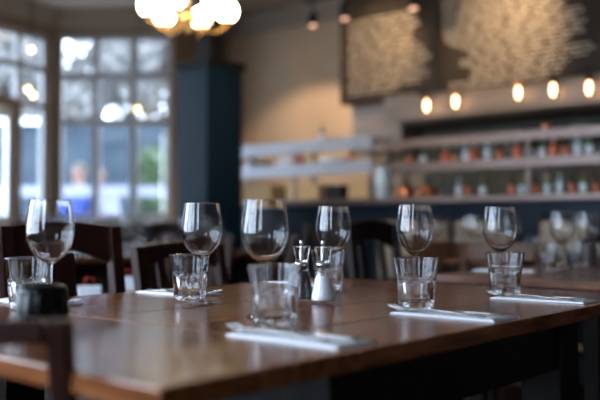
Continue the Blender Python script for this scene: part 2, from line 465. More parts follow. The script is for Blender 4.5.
def shelf_unit(name, u, depth, va, vb, levels, thick, posts, mat, mat_post, label, cat, base=1.10, edge=None):
    root = tag(empty(name, P(u, (va+vb)/2, base), 0), label, cat)
    T = place_local(root)
    for z in levels:
        s = uvbox(MB(), u-depth/2, u+depth/2, va, vb, z-0.02, z).xform(T).build('shelf', mat, root, 0.003)
        if edge:
            uvbox(MB(), u-depth/2-0.012, u-depth/2-0.001, va, vb, z-edge, z+0.012).xform(T).build('front_lip', mat, s, 0.003)
    for v in posts:
        for du in (-depth/2+0.02, depth/2-0.02):
            uvbox(MB(), u+du-0.012, u+du+0.012, v-0.012, v+0.012, base, levels[-1]-0.021).xform(T).build('post', mat_post, root)
    return root
gv0 = v_at(392, 4.95); gv1 = 0.3
gan = shelf_unit('pass_shelf', 4.97, 0.28, gv0, gv1, [1.325, 1.49], 0.02, [gv0+0.03, gv0+1.1, gv0+2.2, gv0+3.2], M['steel'], M['steel'],
                 'two-tier steel pass shelf standing on the bar under the menu boards', 'shelf', 1.10, 0.05)
lv0, lv1 = v_at(236, 5.12), v_at(384, 5.12)
lsh = shelf_unit('white_shelf_rack', 5.12, 0.28, lv0, lv1, [1.385, 1.565], 0.02, [lv0+0.03, (lv0+lv1)/2, lv1-0.03], M['white_shelf'], M['steel'],
                 'white two-tier shelf rack on the bar below the bare tan wall', 'shelf', 1.10, 0.085)

# extraction hood and steel canopy behind the pass
hood = tag(empty('extraction_hood', P(5.5, -1.5, 1.70), 0), 'steel extraction hood fascia under the chalk menu boards', 'hood')
T = place_local(hood)
hv0 = v_at(393, 5.5)
uvbox(MB(), 5.38, 5.595, hv0, 1.2, 1.74, 1.925).xform(T).build('fascia', M['dull'], hood, 0.01)
uvbox(MB(), 5.60, 6.15, hv0, 1.2, 1.72, 1.90).xform(T).build('filter_box', M['dull'], hood)
uvbox(MB(), 5.36, 5.378, hv0, 1.2, 1.715, 1.745).xform(T).build('rail', M['dull'], hood)
duct = tag(uvbox(MB(), 5.65, 6.19, v_at(352, 5.65), hv0-0.02, 1.50, 1.925).build('steel_duct', M['dull'], None, 0.01),
           'plain grey steel duct box beside the hood, at the tan wall', 'duct')
# kitchen back fittings: dark oven fronts in a pale cabinet
kc = tag(empty('kitchen_cabinet', P(6.0, -1.3), 0), 'pale wall cabinet with two dark square openings behind the pass', 'cabinet')
T = place_local(kc)
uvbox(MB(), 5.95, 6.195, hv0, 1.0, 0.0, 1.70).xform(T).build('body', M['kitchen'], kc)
for a, b in ((521, 540), (549, 568), (586, 610)):
    uvbox(MB(), 5.925, 5.948, v_at(a, 5.93), v_at(b, 5.93), 1.50, 1.66).xform(T).build('door', M['black'], kc, 0.006)
uvbox(MB(), 5.4, 5.9, v_at(400, 5.5), 1.0, 0.0, 0.92).build('kitchen_counter', M['steel'])
tag(bpy.data.objects['kitchen_counter'], 'low steel kitchen worktop behind the bar', 'counter')

# heat lamps hung from the hood rail
hl = empty('heat_lamp')
MB().tube([(0,0,0.10),(0,0,0.16)], 0.006).build('flex', M['black_matt'], hl)
MB().lathe([(0.0,0.102),(0.012,0.10),(0.02,0.085),(0.034,0.062),(0.036,0.058),(0.030,0.060),(0.0,0.09)], 20).build('lamp_shade', M['copper'], hl)
MB().ball((0,0,0.022), 0.015, 16, 10, 2.9).build('bulb', M['heat'], hl)
HL = [(427,104,0),(456,100,0),(519,91,0),(554,88,0),(590,86,0)]
names = ['first heat lamp of the pass counted from the tan wall', 'second heat lamp counted from the tan wall, brighter of the pair',
         'middle heat lamp, first of the three under the larger menu board', 'heat lamp in the middle of the three under the larger menu board',
         'last heat lamp along the hood, farthest from the tan wall']
for (px, y, _), nm in zip(HL, names):
    vv = v_at(px, 5.30); p = P(5.30, vv); z = CZ + (224-y)*p.y/F
    put(hl, (p.x, p.y, z-0.03), 0, 'glowing orange ' + nm, 'heat lamp', 'heat lamps over the kitchen pass')
hr = MB().tube([P(5.30, v_at(418, 5.30), CZ+0.98), P(5.30, 0.6, CZ+0.98)], 0.008)
for px in (418, 490, 575): hr.tube([P(5.30, v_at(px,5.30), CZ+0.98), P(5.375, v_at(px,5.30), CZ+0.98)], 0.006)
tag(hr.build('lamp_rail', M['black_matt']), 'thin dark rail carrying the heat lamps in front of the hood', 'rail')

# blackboards with rows of handwriting (too blurred to read: wavy strokes)
def scribble(mb, va, vb, z, h, u):
    v = va
    while v < vb - 0.02:
        wl = random.uniform(0.09, 0.22); e = min(v + wl, vb); pts = []; x = v
        while x < e:
            pts.append((x, z + random.uniform(-0.5, 0.5)*h)); x += random.uniform(0.010, 0.018)
        if len(pts) > 2:
            w = 0.0036
            for (a, za), (b, zb) in zip(pts[:-1], pts[1:]):
                dx, dz = b-a, zb-za; L = math.hypot(dx, dz) or 1; nx, nz = -dz/L*w, dx/L*w
                i = len(mb.v)
                mb.v += [P(u, a+nx, za+nz), P(u, b+nx, zb+nz), P(u, b-nx, zb-nz), P(u, a-nx, za-nz)]
                mb.f.append([i, i+3, i+2, i+1]); mb.sm.append(False)
        v = e + random.uniform(0.012, 0.022)
def board(name, pxa, pxb, z0, z1, label, lines):
    u = 5.575
    va, vb = v_at(pxa, u), v_at(pxb, u)
    c = P(u, (va+vb)/2, z0)
    root = tag(empty(name, c), label, 'menu board')
    T = place_local(root)
    uvbox(MB(), u, 5.597, va, vb, z0, z1).xform(T).build('board_panel', M['board'], root)
    f = MB()
    for (a, b, q0, q1) in ((va-0.03, va, z0-0.03, z1+0.03), (vb, vb+0.03, z0-0.03, z1+0.03), (va, vb, z0-0.03, z0), (va, vb, z1, z1+0.03)):
        uvbox(f, u-0.012, 5.597, a, b, q0, q1)
    f.xform(T).build('board_frame', M['board'], root)
    s = MB()
    for (pa, pb, y, pref) in lines:
        d = P(u, v_at(pref, u)).y
        scribble(s, v_at(pa, u), v_at(pb, u), CZ + (224-y)*d/F, 0.010, u-0.003)
    s.xform(T).build('chalk_lettering', M['chalk'], root)
ln1 = []
ends = [421,418,424,422,416,414,414,420,426,432,433,430,424,431,430,424,400]
for i, e in enumerate(ends): ln1.append((349+random.uniform(-2,2), e, 14+i*4.7, 390))
board('menu_board', 344, 437, 1.96, 2.78, 'smaller chalk menu board nearer the tan wall, full of cream handwriting', ln1)
ln2 = []
rows2 = [(443,560,-16),(443,568,-11),(443,560,-6),(443,556,-1.5),(443,566,3),(443,568,7.5),(443,566,12),(443,586,16.5),(443,588,21),(445,587,25.5),
         (446,589,30),(452,585,34.5),(462,587,39),(470,574,43.5),(470,572,48),(461,598,52.5),(461,599,57),(471,596,61.5),(473,572,66),(470,566,70.5),(450,566,75),(450,560,79.5)]
for a, b, y in rows2: ln2.append((a, b, y, 520))
board('menu_board', 441.5, 640, 1.95, 2.86, 'larger chalk menu board over the hood, its handwriting in long ragged rows', ln2)
# swap: text of the second board starts a little inside its frame
# track spots aimed at the boards
sp = empty('spotlight')
MB().tube([(0,0,0.11),(0,0,0.20)], 0.008).build('stalk', M['black_matt'], sp)
MB().lathe([(0.0,0.11),(0.03,0.105),(0.04,0.08),(0.042,0.0),(0.036,0.0),(0.034,0.07),(0.0,0.075)], 20).build('lamp_housing', M['black_matt'], sp)
MB().ball((0,0,0.015), 0.032, 16, 10, 0.9).build('bulb', M['spotface'], sp)
sl = ['red-tinged track spotlight above the bare tan wall', 'red-tinged track spotlight by the upper corner of the smaller menu board',
      'red-tinged track spotlight above the smaller menu board near the top of the view', 'red-tinged track spotlight in front of the larger menu board']
tr = MB()
tz = 2.80
for (px, y), lb in zip(((313,22),(345,15),(414,4),(470,-12)), sl):
    d = 1.68*F/(224-y); z = 2.60
    q = at(px, d, z-0.02); uu = q.x*UX+q.y*UY
    put(sp, (q.x, q.y, z-0.02), 0, lb, 'spotlight', 'track spotlights in front of the boards')
q0 = P(5.3, v_at(305, 5.3), 2.80); q1 = P(5.33, v_at(520, 5.33), 2.80)
rt = MB().bar(q0, q1, 0.03, 0.03)
for f_ in (0.05, 0.5, 0.95):
    q = q0.lerp(q1, f_); rt.tube([(q.x,q.y,2.815),(q.x,q.y,CEIL)], 0.006)
tag(rt.build('light_track', M['black_matt']), 'black ceiling track that carries the spotlights', 'light track')

def spot(loc, target, power, color, size, blend=0.8, rad=0.05):
    li = bpy.data.lights.new('spot_beam', 'SPOT'); li.energy = power; li.color = color; li.spot_size = R(size); li.spot_blend = blend
    li.shadow_soft_size = rad
    o = bpy.data.objects.new('spot_beam', li); COL.objects.link(o); o.location = loc
    o.rotation_euler = (Vector(target)-Vector(loc)).to_track_quat('-Z', 'Y').to_euler()
    return o
WARM = (1.0, 0.70, 0.42)
spot(P(4.9, v_at(385, 4.9), 2.72), P(5.6, v_at(378, 5.6), 2.33), 80, WARM, 66, 1.0)
spot(P(4.9, v_at(500, 4.9), 2.75), P(5.6, v_at(505, 5.6), 2.3), 85, WARM, 84, 1.0)
spot(P(5.2, v_at(298, 5.2), 2.72), P(6.2, v_at(298, 6.2), 0.85), 95, (1.0,0.74,0.5), 74, 0.4)

# ------------------------------------------------------------------ things on the pass and shelves
def bottle_proto(mat, lab, cap, h=0.13, r=0.020):
    b = empty('bottle')
    MB().lathe([(0,0),(r*0.9,0),(r,0.004),(r,h*0.55),(r*0.85,h*0.64),(r*0.4,h*0.76),(r*0.36,h*0.93),(0,h*0.93)], 18).build('bottle_body', mat, b)
    MB().lathe([(r*1.015,h*0.14),(r*1.02,h*0.145),(r*1.02,h*0.47),(r*1.015,h*0.475)], 18).build('paper_label', lab, b)
    MB().lathe([(r*0.44,h*0.90),(r*0.44,h*0.999),(0,h*1.0)], 12).build('cap', cap, b)
    return b
pg = bottle_proto(M['green_glass'], M['white'], M['orange'])
pb_ = bottle_proto(M['brown_glass'], M['orange'], M['black_matt'])
pp = bottle_proto(M['pale_glass'], M['white'], M['white'])
po = bottle_proto(M['orange'], M['orange'], M['white'], 0.115, 0.028)
seq = [(po,446),(pg,424),(pp,466),(po,474),(pp,488),(pb_,500),(po,518),(pg,532),(pg,543),(po,554),(pb_,566),(pp,578),(pg,590),(pb_,410)]
kinds = {id(pg):'green glass bottle with a white label', id(pb_):'brown glass bottle with an orange label', id(pp):'pale blue glass bottle', id(po):'orange squeeze bottle'}
ORD = ['first','second','third','fourth','fifth','sixth','seventh','eighth']
seq.sort(key=lambda t: t[1]); cnt = {}
def nth(pr, where):
    k_ = (id(pr), where); cnt[k_] = cnt.get(k_, 0) + 1
    return ORD[cnt[k_]-1] + ' ' + kinds[id(pr)].split(' with')[0] + ' from the tan wall, ' + where
kinds = {id(pg):'green glass bottle with a white label', id(pb_):'brown glass bottle with an orange label', id(pp):'pale blue glass bottle', id(po):'orange squeeze bottle'}
for i, (pr, px) in enumerate(seq):
    put(pr, P(4.90, v_at(px, 4.90), 1.3265), 0, nth(pr, 'on the middle tier of the pass'), 'bottle', kinds[id(pr)].split(' with')[0] + 's on the middle tier')
# lower level, standing on the bar top
for i, px in enumerate([403,428,437,459,468,483,512,522,536,548,560,572,584,596]):
    pr = [pg,pb_,pg,pp,pb_,pg,pb_][i % 7]
    put(pr, P(4.93+0.05*(i % 2), v_at(px, 4.93+0.05*(i % 2)), 1.101), 0, nth(pr, 'on the bar top under the pass'), 'bottle', kinds[id(pr)].split(' with')[0] + 's under the pass shelf')
# copper pans and glowing tea lights near the end of the pass
pan = empty('copper_pan')
MB().lathe([(0,0),(0.055,0),(0.06,0.005),(0.064,0.075),(0.061,0.075),(0.056,0.008),(0,0.006)], 28).build('pan_body', M['copper'], pan)
MB().tube([(0.064,0,0.065),(0.12,0,0.075),(0.19,0,0.085)], 0.006).build('handle', M['brass'], pan)
for i, (px, t_) in enumerate(((406, 'first'), (428, 'second'))):
    put(pan, P(4.80, v_at(px, 4.80), 1.101), ROT_U + (1.9 if i else -2.6), 'shiny copper pan on the bar end, ' + ('nearer the white shelf rack' if i == 0 else 'farther from the white shelf rack'), 'pan', 'copper pans on the bar')
lt = empty('tea_light')
MB().lathe([(0,0),(0.022,0),(0.026,0.05),(0.024,0.05),(0.020,0.004),(0,0.004)], 16).build('holder', M['copper'], lt)
MB().ball((0,0,0.035), 0.010, 10, 8, 1.5).build('flame', M['heat'], lt)
for i, (px, y, lb) in enumerate(((421,188,'lit copper tea light beside the two copper pans'),(444,162,'lit copper tea light on the middle tier by the first orange bottle'),(547,133,'lit copper tea light on the top tier of the pass'))):
    uu = 4.87; z = {188:1.101,162:1.3265,133:1.4915}[y]
    put(lt, P(uu-0.0 if y != 188 else 4.705, v_at(px if y != 162 else 455, uu if y != 188 else 4.705), z), 0, lb, 'tea light', 'tea lights along the pass')
# stacked plates on the middle and top tier of pass shelf, white rack
pl = MB().lathe([(0,0),(0.06,0),(0.085,0.010),(0.118,0.018),(0.118,0.021),(0.085,0.014),(0.06,0.004),(0,0.004)], 28).build('dinner_plate', M['china'])
first = True
def stack(u, v, z, n, lb, grp):
    for k_ in range(n):
        put(pl, P(u, v, z + k_*0.0075), 0, ('lowest' if k_ == 0 else 'topmost' if k_ == n-1 else ORD[k_]+' from the bottom') + ' ' + lb.replace(' in the stack', ','), 'plate', grp)
stack(5.12, v_at(258, 5.12), 1.3865, 6, 'white plate in the stack at the column end of the lower rack tier', 'plates stacked at the column end of the rack')
stack(5.12, v_at(292, 5.12), 1.3865, 8, 'white plate in the stack midway along the lower rack tier', 'plates stacked midway along the rack')
stack(5.12, v_at(335, 5.12), 1.3865, 5, 'white plate in the stack nearest the pass on the lower rack tier', 'plates stacked at the pass end of the rack')
def crate(u, v, z, w, h, mat, name, lb, cat, grp=None):
    r_ = tag(empty(name, P(u, v, z), ROT_U), lb, cat, grp)
    MB().box((0,0,h*0.42), (w,0.2,h*0.84)).build('box_body', mat, r_, 0.004)
    MB().box((0,0,h*0.92), (w+0.006,0.206,h*0.15)).build('lid', mat, r_, 0.003)
crate(5.1, v_at(266,5.1), 1.101, 0.30, 0.14, M['card'], 'cardboard_box', 'brown lidded box under the white rack, nearest the column', 'box')
crate(5.1, v_at(310,5.1), 1.101, 0.34, 0.13, M['card'], 'cardboard_box', 'brown lidded box under the white rack, in its middle', 'box')
crate(5.1, v_at(366,5.1), 1.101, 0.19, 0.15, M['card'], 'cardboard_box', 'small square brown box under the white rack, nearest the pass', 'box')
crate(5.1, v_at(341,5.1), 1.101, 0.16, 0.12, M['black_matt'], 'black_box', 'black lidded box between two brown boxes under the white rack', 'box')
wj = empty('water_jug')
MB().lathe([(0,0),(0.05,0),(0.055,0.01),(0.058,0.12),(0.045,0.19),(0.05,0.22),(0.046,0.22),(0.041,0.19),(0.052,0.12),(0.050,0.014),(0,0.012)], 28).build('jug_body', M['pale_glass'], wj)
MB().tube([(0.052,0,0.19),(0.095,0,0.18),(0.10,0,0.11),(0.057,0,0.06)], 0.007).build('handle', M['pale_glass'], wj)
put(wj, P(4.80, v_at(383,4.80), 1.101), 0, 'pale blue glass jug on the bar between the white rack and the pass shelf', 'jug')
for px, lb in ((262,'amber'),(283,'green')):
    pass
for i, px in enumerate((252, 300, 322, 352, 372)):
    pr = (pb_, po, pg, pb_, pg)[i]
    put(pr, P(5.05, v_at(px, 5.05), 1.3865 if i not in (2,) else 1.5665), 0,
        ['brown bottle at the column end of the lower rack tier', 'orange squeeze bottle between plate stacks on the white rack', 'green bottle alone on the top tier of the white rack',
         'brown bottle right by the last plate stack of the rack', 'green bottle at the pass end of the lower rack tier'][i], 'bottle')

# ------------------------------------------------------------------ chandelier and hanging globes
cc = at(188, 5.0, 0)
ch = tag(empty('chandelier', (cc.x, cc.y, 2.15), 0.3), 'brass chandelier with six glowing warm glass globes hanging near the windows', 'chandelier')
MB().tube([(0,0,0.04),(0,0,CEIL-2.15)], 0.008).build('rod', M['brass'], ch)
MB().lathe([(0,-0.09),(0.012,-0.085),(0.022,-0.06),(0.012,-0.035),(0.035,-0.01),(0.045,0.02),(0.03,0.05),(0.012,0.07),(0,0.075)], 24).build('hub', M['brass'], ch)
MB().lathe([(0,CEIL-2.15-0.03),(0.05,CEIL-2.15-0.025),(0.06,CEIL-2.15-0.002),(0,CEIL-2.15-0.001)], 24).build('ceiling_rose', M['brass'], ch)
for k_ in range(6):
    a = k_*PI/3; c_, s_ = math.cos(a), math.sin(a)
    arm = MB().tube([(0.03*c_,0.03*s_,0.02),(0.10*c_,0.10*s_,-0.06),(0.18*c_,0.18*s_,-0.06),(0.232*c_,0.232*s_,-0.01)], 0.006).build('arm', M['brass'], ch)
    MB().lathe([(0.010,-0.02),(0.03,-0.004),(0.034,0.012),(0.0,0.012)], 16, (0.235*c_,0.235*s_,0)).build('cup', M['brass'], arm)
    MB().ball((0.235*c_, 0.235*s_, 0.073), 0.066, 20, 12).build('lamp_globe', M['globe'], ch)
hg = empty('hanging_lamp')
MB().ball((0,0,0), 0.022, 16, 10).build('lamp_globe', M['bulb'], hg)
MB().lathe([(0.0,0.060),(0.012,0.058),(0.012,0.02),(0.0,0.02)], 12).build('socket', M['brass'], hg)
MB().tube([(0,0,0.06),(0,0,0.30)], 0.003, 6).build('cord', M['black_matt'], hg)
for px, y, d, lb in ((30,49,7.7,'small round glowing lamp high in the angled side of the bay'),(27,89,7.6,'upper one of two touching round lamps over the white door'),
                     (32,95,7.9,'lower one of two touching round lamps over the white door'),(137,109,8.1,'small round yellow lamp before the straight bay window')):
    z = CZ + (224-y)*d/F
    q = at(px, d, z)
    o = put(hg, q, 0, lb, 'lamp', 'small globe lamps by the bay')
    # cord up to the ceiling belongs to the lamp
    for c_ in o.children:
        if c_.name.startswith('cord'):
            c_.scale = (1,1,(CEIL - z - 0.06)/0.24); c_.location = (0,0,0.06 - 0.06*c_.scale[2])

# ------------------------------------------------------------------ tables
def table(name, u0, u1, va, vb, label, cat, cross_ends=False, apron=0.10, leg=0.085, top=TOP, inset=0.05, group=None, th=0.030, mat=None, ins_u=None):
    iu = inset if ins_u is None else ins_u
    c = P((u0+u1)/2, (va+vb)/2)
    root = tag(empty(name, (c.x, c.y, 0), math.atan2(UY, UX)), label, cat, group)   # local x = u, local y = -v
    L, W = u1-u0, vb-va
    if cross_ends:
        e0, e1 = cross_ends
        n_ = 5; pw = W/n_; mb = MB()
        for i in range(n_):
            mb.box(((e0-e1)/2, -W/2+pw*(i+0.5), top-th/2), (L-e0-e1-0.0015, pw-0.0008, th))
        mb.build('tabletop', M['table_long'], root, 0.0022)
        MB().box((-L/2+e0/2, 0, top-th/2), (e0-0.0015, W, th)).build('end_board', M['table_cross'], root, 0.003)
        MB().box((L/2-e1/2, 0, top-th/2), (e1-0.0015, W, th)).build('end_board', M['table_cross'], root, 0.003)
    else:
        MB().box((0,0,top-th/2), (L,W,th)).build('tabletop', mat or M['table_cross'], root, 0.004)
    ap = MB()
    for sy in (-1,1): ap.box((0, sy*(W/2-inset-0.012), top-th-apron/2), (L-2*iu-0.02, 0.022, apron))
    for sx in (-1,1): ap.box((sx*(L/2-iu-0.012), 0, top-th-apron/2), (0.022, W-2*inset-0.05, apron))
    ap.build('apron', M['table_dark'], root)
    for sx in (-1,1):
        for sy in (-1,1):
            h = top-th-0.001; x, y = sx*(L/2-iu-leg/2+0.008), sy*(W/2-inset-leg/2+0.008)
            secs = [[(x+a*leg/2*f_, y+b*leg/2*f_, z) for a, b in ((-1,-1),(1,-1),(1,1),(-1,1))] for z, f_ in ((0.0,0.72),(h*0.75,1.0),(h,1.0))]
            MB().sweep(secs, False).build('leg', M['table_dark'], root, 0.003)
    return root
U0, U1, VF, VN = 0.55, 2.03, -1.668, -0.666
main_t = table('dining_table', U0, U1, VF, VN, 'large varnished dark wood table in front, laid for six with glasses', 'table', (0.34, 0.28), leg=0.088, ins_u=0.335, th=0.027)
TZ2 = TOP
tb2 = table('dining_table', 2.42, 3.24, -1.51, -0.93, 'small dark wood table just beyond the end of the large table', 'table', None, apron=0.07, leg=0.052, inset=0.03, mat=M['table_far'])

# ------------------------------------------------------------------ glassware
def spline(pts, n_):
    out = []
    for i in range(len(pts)-1):
        p0 = pts[max(i-1,0)]; p1 = pts[i]; p2 = pts[i+1]; p3 = pts[min(i+2,len(pts)-1)]
        for j in range(n_):
            t = j/n_
            out.append(tuple(0.5*((2*p1[q])+(-p0[q]+p2[q])*t+(2*p0[q]-5*p1[q]+4*p2[q]-p3[q])*t*t+(-p0[q]+3*p1[q]-3*p2[q]+p3[q])*t**3) for q in (0,1)))
    return out + [pts[-1]]
def glass_proto():
    g = empty('wine_glass')
    bowl_out = [(0.0042,0.094),(0.0075,0.0965),(0.016,0.1015),(0.026,0.110),(0.0345,0.121),(0.0400,0.133),(0.0427,0.146),(0.0427,0.158),(0.0410,0.175),(0.0385,0.193),(0.0360,0.2094)]
    bo = spline(bowl_out, 5)
    rim = [(0.03597,0.20965),(0.0357,0.2099),(0.0353,0.2100),(0.0350,0.2098),(0.03495,0.2094)]
    bowl_in = [(0.0350,0.2090),(0.0376,0.193),(0.0401,0.175),(0.0418,0.158),(0.0418,0.146),(0.0390,0.1338),(0.0335,0.1222),(0.0250,0.1114),(0.0150,0.1036),(0.006,0.1004)]
    MB().lathe(bo+rim+spline(bowl_in, 5)+[(0,0.0998)], 64).build('bowl', M['glass'], g)
    MB().lathe([(0.0052,0.008),(0.0040,0.014),(0.0034,0.03),(0.0032,0.055),(0.0035,0.08),(0.0042,0.094)], 24).build('stem', M['glass'], g)
    MB().lathe([(0,0.0005),(0.025,0.0002),(0.0325,0.0003),(0.0335,0.0012),(0.0328,0.0022),(0.022,0.0032),(0.010,0.0048),(0.0052,0.008)], 40).build('foot', M['glass'], g)
    return g
wg = glass_proto()
def tumbler_proto():
    H = 0.105; K = 144; N = 9
    def rf(r, z, a):
        if z < 0.0585 and r > 0.020 and z > 0.0045:
            t = abs(((a*N/(2*PI)) % 1.0) - 0.5)*2        # 0 at flute centre, 1 at ridge
            top = 0.0575 - 0.006*t*t
            dep = 0.0038 if z < top-0.004 else (0.0038*max(0, (top-z)/0.004))
            lo = min(1.0, (z-0.0045)/0.006)
            return r - dep*(1 - t**1.8)*lo
        return r
    out = [(0,0.0015),(0.026,0.0008),(0.0325,0.0005),(0.0338,0.002)]
    zz = [0.006,0.010,0.016,0.024,0.032,0.040,0.046,0.050,0.0525,0.055,0.0575,0.060]
    out += [(0.0345+0.0042*(z/0.060), z) for z in zz]
    out += [(0.0386,0.061),(0.0392,0.066),(0.0412,0.080),(0.0445,0.1000),(0.0447,0.1012),(0.0445,0.1020),(0.0438,0.1024),(0.0431,0.1020),(0.0428,0.1012)]
    inn = [(0.0426,0.1000),(0.0395,0.080),(0.0370,0.062),(0.0345,0.045),(0.0325,0.028),(0.0300,0.0165),(0.022,0.0135),(0,0.0130)]
    mb = MB()
    mb.lathe(out, K, rfun=rf)
    b = MB().lathe([out[-1]]+inn, K)
    off = len(mb.v); mb.v += b.v; mb.f += [[i+off for i in f_] for f_ in b.f]; mb.sm += b.sm
    for p_ in mb.v: p_.z *= 0.98
    return mb.build('tumbler', M['tumbler_glass'])
tm = tumbler_proto()
# settings on the large table: (label, glass(u,v), tumbler(u,v))
def pos(px, d): return at(px, d, TOP+0.0006)
GL = [(265, 1.50, 'empty wine glass behind the blurred tumbler of the nearest white napkin'),
      (415, 1.89, 'empty wine glass behind the tumbler of the middle napkin on the near edge'),
      (500, 2.106,'empty wine glass behind the tumbler at the far end of the near edge'),
      (50.5,1.50, 'large blurred wine glass behind the black jar'),
      (202,1.735,'sharp empty wine glass with its tall stem before the far-side tumbler'),
      (333.5,2.02, 'empty wine glass just behind the salt shaker')]
for px, d, lb in GL:
    put(wg, pos(px, d), random.random()*6, lb, 'wine glass', 'wine glasses on the large table')
TL = [(P(1.000,-0.930)+Vector((0.005,0,0)), 'blurred fluted tumbler at the nearest white napkin'),
      (P(1.412,-0.920)+Vector((-0.003,-0.028,0)),'fluted tumbler at the middle napkin on the near edge'),
      (P(1.822,-0.935)+Vector((-0.008,-0.032,0)),'fluted tumbler at the napkin by the far table corner'),
      (P(0.892,-1.489),'fluted tumbler beside the large blurred wine glass'),
      (P(1.203,-1.370)+Vector((0.0065,0,0)),'fluted tumbler behind the sharp glass stem on the far side'),
      (P(1.640,-1.330),'fluted tumbler behind the salt shaker and its wine glass')]
for p, lb in TL:
    put(tm, (p.x, p.y, TOP+0.0006), random.random()*6, lb, 'tumbler', 'fluted tumblers on the large table')

# ------------------------------------------------------------------ napkins and cutlery
def napkin_mesh(w=0.090, l=0.215, n=1):
    mb = MB()
    nx, ny = 8, 16
    for layer in range(3):
        z0 = 0.0008 + layer*0.0012
        ww, ll = w - layer*0.004, l - layer*0.006
        b = len(mb.v)
        for s_, dz in ((0, -0.0006), (1, 0.0006)):
            for i in range(nx+1):
                for j in range(ny+1):
                    x = (i/nx-0.5)*ww; y = (j/ny-0.5)*ll
                    mb.v.append(Vector((x + 0.001*math.sin(j*0.9+layer), y + 0.001*math.sin(i*1.3+layer*2), z0+dz + 0.0004*layer*math.sin(i*0.8)*math.sin(j*0.5))))
        A = (nx+1)*(ny+1)
        def ix(s_, i, j): return b + s_*A + i*(ny+1) + j
        for i in range(nx):
            for j in range(ny):
                mb.f.append([ix(1,i,j), ix(1,i+1,j), ix(1,i+1,j+1), ix(1,i,j+1)]); mb.sm.append(True)
                mb.f.append([ix(0,i,j), ix(0,i,j+1), ix(0,i+1,j+1), ix(0,i+1,j)]); mb.sm.append(True)
        for i in range(nx):
            for j in (0, ny):
                mb.f.append([ix(0,i,j), ix(0,i+1,j), ix(1,i+1,j), ix(1,i,j)]); mb.sm.append(False)
        for j in range(ny):
            for i in (0, nx):
                mb.f.append([ix(0,i,j), ix(0,i,j+1), ix(1,i,j+1), ix(1,i,j)]); mb.sm.append(False)
    return mb
nk = napkin_mesh().build('napkin', M['napkin'])
def flat_bar(mb, pts, th):
    """pts: (x, y, z, halfwidth) sections along y"""
    secs = []
    for x, y, z, w in pts:
        secs.append([(x-w, y, z-th*0.3), (x, y, z-th*0.5), (x+w, y, z-th*0.3), (x+w, y, z+th*0.3), (x, y, z+th*0.5), (x-w, y, z+th*0.3)])
    return mb.sweep(secs, True)
def fork_proto():
    f_ = empty('fork')
    mb = flat_bar(MB(), [(0,-0.105,0.0022,0.0070),(0,-0.100,0.0022,0.0095),(0,-0.07,0.0035,0.0072),(0,-0.02,0.0062,0.0036),(0,0.02,0.0070,0.0030),(0,0.036,0.0050,0.0060),(0,0.046,0.0030,0.0108),(0,0.058,0.0022,0.0118)], 0.0022)
    mb.build('handle', M['cutlery'], f_)
    t = MB()
    for k_ in range(4):
        x = -0.0097 + k_*0.00647
        flat_bar(t, [(x,0.0565,0.0022,0.0021),(x,0.075,0.0035,0.0018),(x,0.092,0.0080,0.0015),(x,0.104,0.0130,0.0008)], 0.0020)
    t.build('tines', M['cutlery'], f_)
    return f_
def knife_proto():
    k_ = empty('knife')
    flat_bar(MB(), [(0,-0.110,0.0030,0.0060),(0,-0.104,0.0030,0.0092),(0,-0.06,0.0030,0.0078),(0,-0.01,0.0030,0.0055)], 0.0042).build('handle', M['cutlery'], k_)
    flat_bar(MB(), [(0,-0.0095,0.0030,0.0045),(0.001,0.0,0.0030,0.0090),(0.002,0.05,0.0026,0.0098),(0.003,0.085,0.0022,0.0080),(0.0,0.108,0.0020,0.0015)], 0.0016).build('blade', M['cutlery'], k_)
    return k_
fk, kf = fork_proto(), knife_proto()
ZN = 0.0042
# near side: handles towards the near edge (+v), tips towards the middle (-v); far side turned round
NS = [(0.915,-0.797, 0.00, 1, 'white folded napkin nearest the camera, blurred'),
      (1.328,-0.787, 0.00, 1, 'white folded napkin in the middle of the near edge'),
      (1.737,-0.800, 0.02, 1, 'white folded napkin at the far end of the near edge'),
      (0.975,-1.585, 0.0, -1, 'white folded napkin partly hidden behind the black jar'),
      (1.318,-1.530, 0.0, -1, 'white folded napkin behind the sharp wine glass and its tumbler'),
      (1.745,-1.530, 0.0, -1, 'white folded napkin far behind the salt shaker')]
rn = math.atan2(-UY, -UX) + PI         # local +y = -v
for u, v, da, s_, lb in NS:
    rz = rn + da + (0 if s_ > 0 else PI)
    p = P(u, v)
    put(nk, (p.x, p.y, TOP+0.0004), rz, lb, 'napkin', 'folded white napkins')
    short = lb.replace('white folded napkin', 'the napkin')
    fwd = P(0, -1 if s_ > 0 else 1); sd = P(1 if s_ > 0 else -1, 0)
    q = p - sd*0.020 + fwd*0.026
    put(fk, (q.x, q.y, TOP+ZN), rz-0.05, 'steel fork on ' + short, 'fork', 'forks on the napkins')
    q = p + sd*0.016 + fwd*0.020
    put(kf, (q.x, q.y, TOP+ZN), rz+0.05, 'steel knife on ' + short, 'knife', 'knives on the napkins')

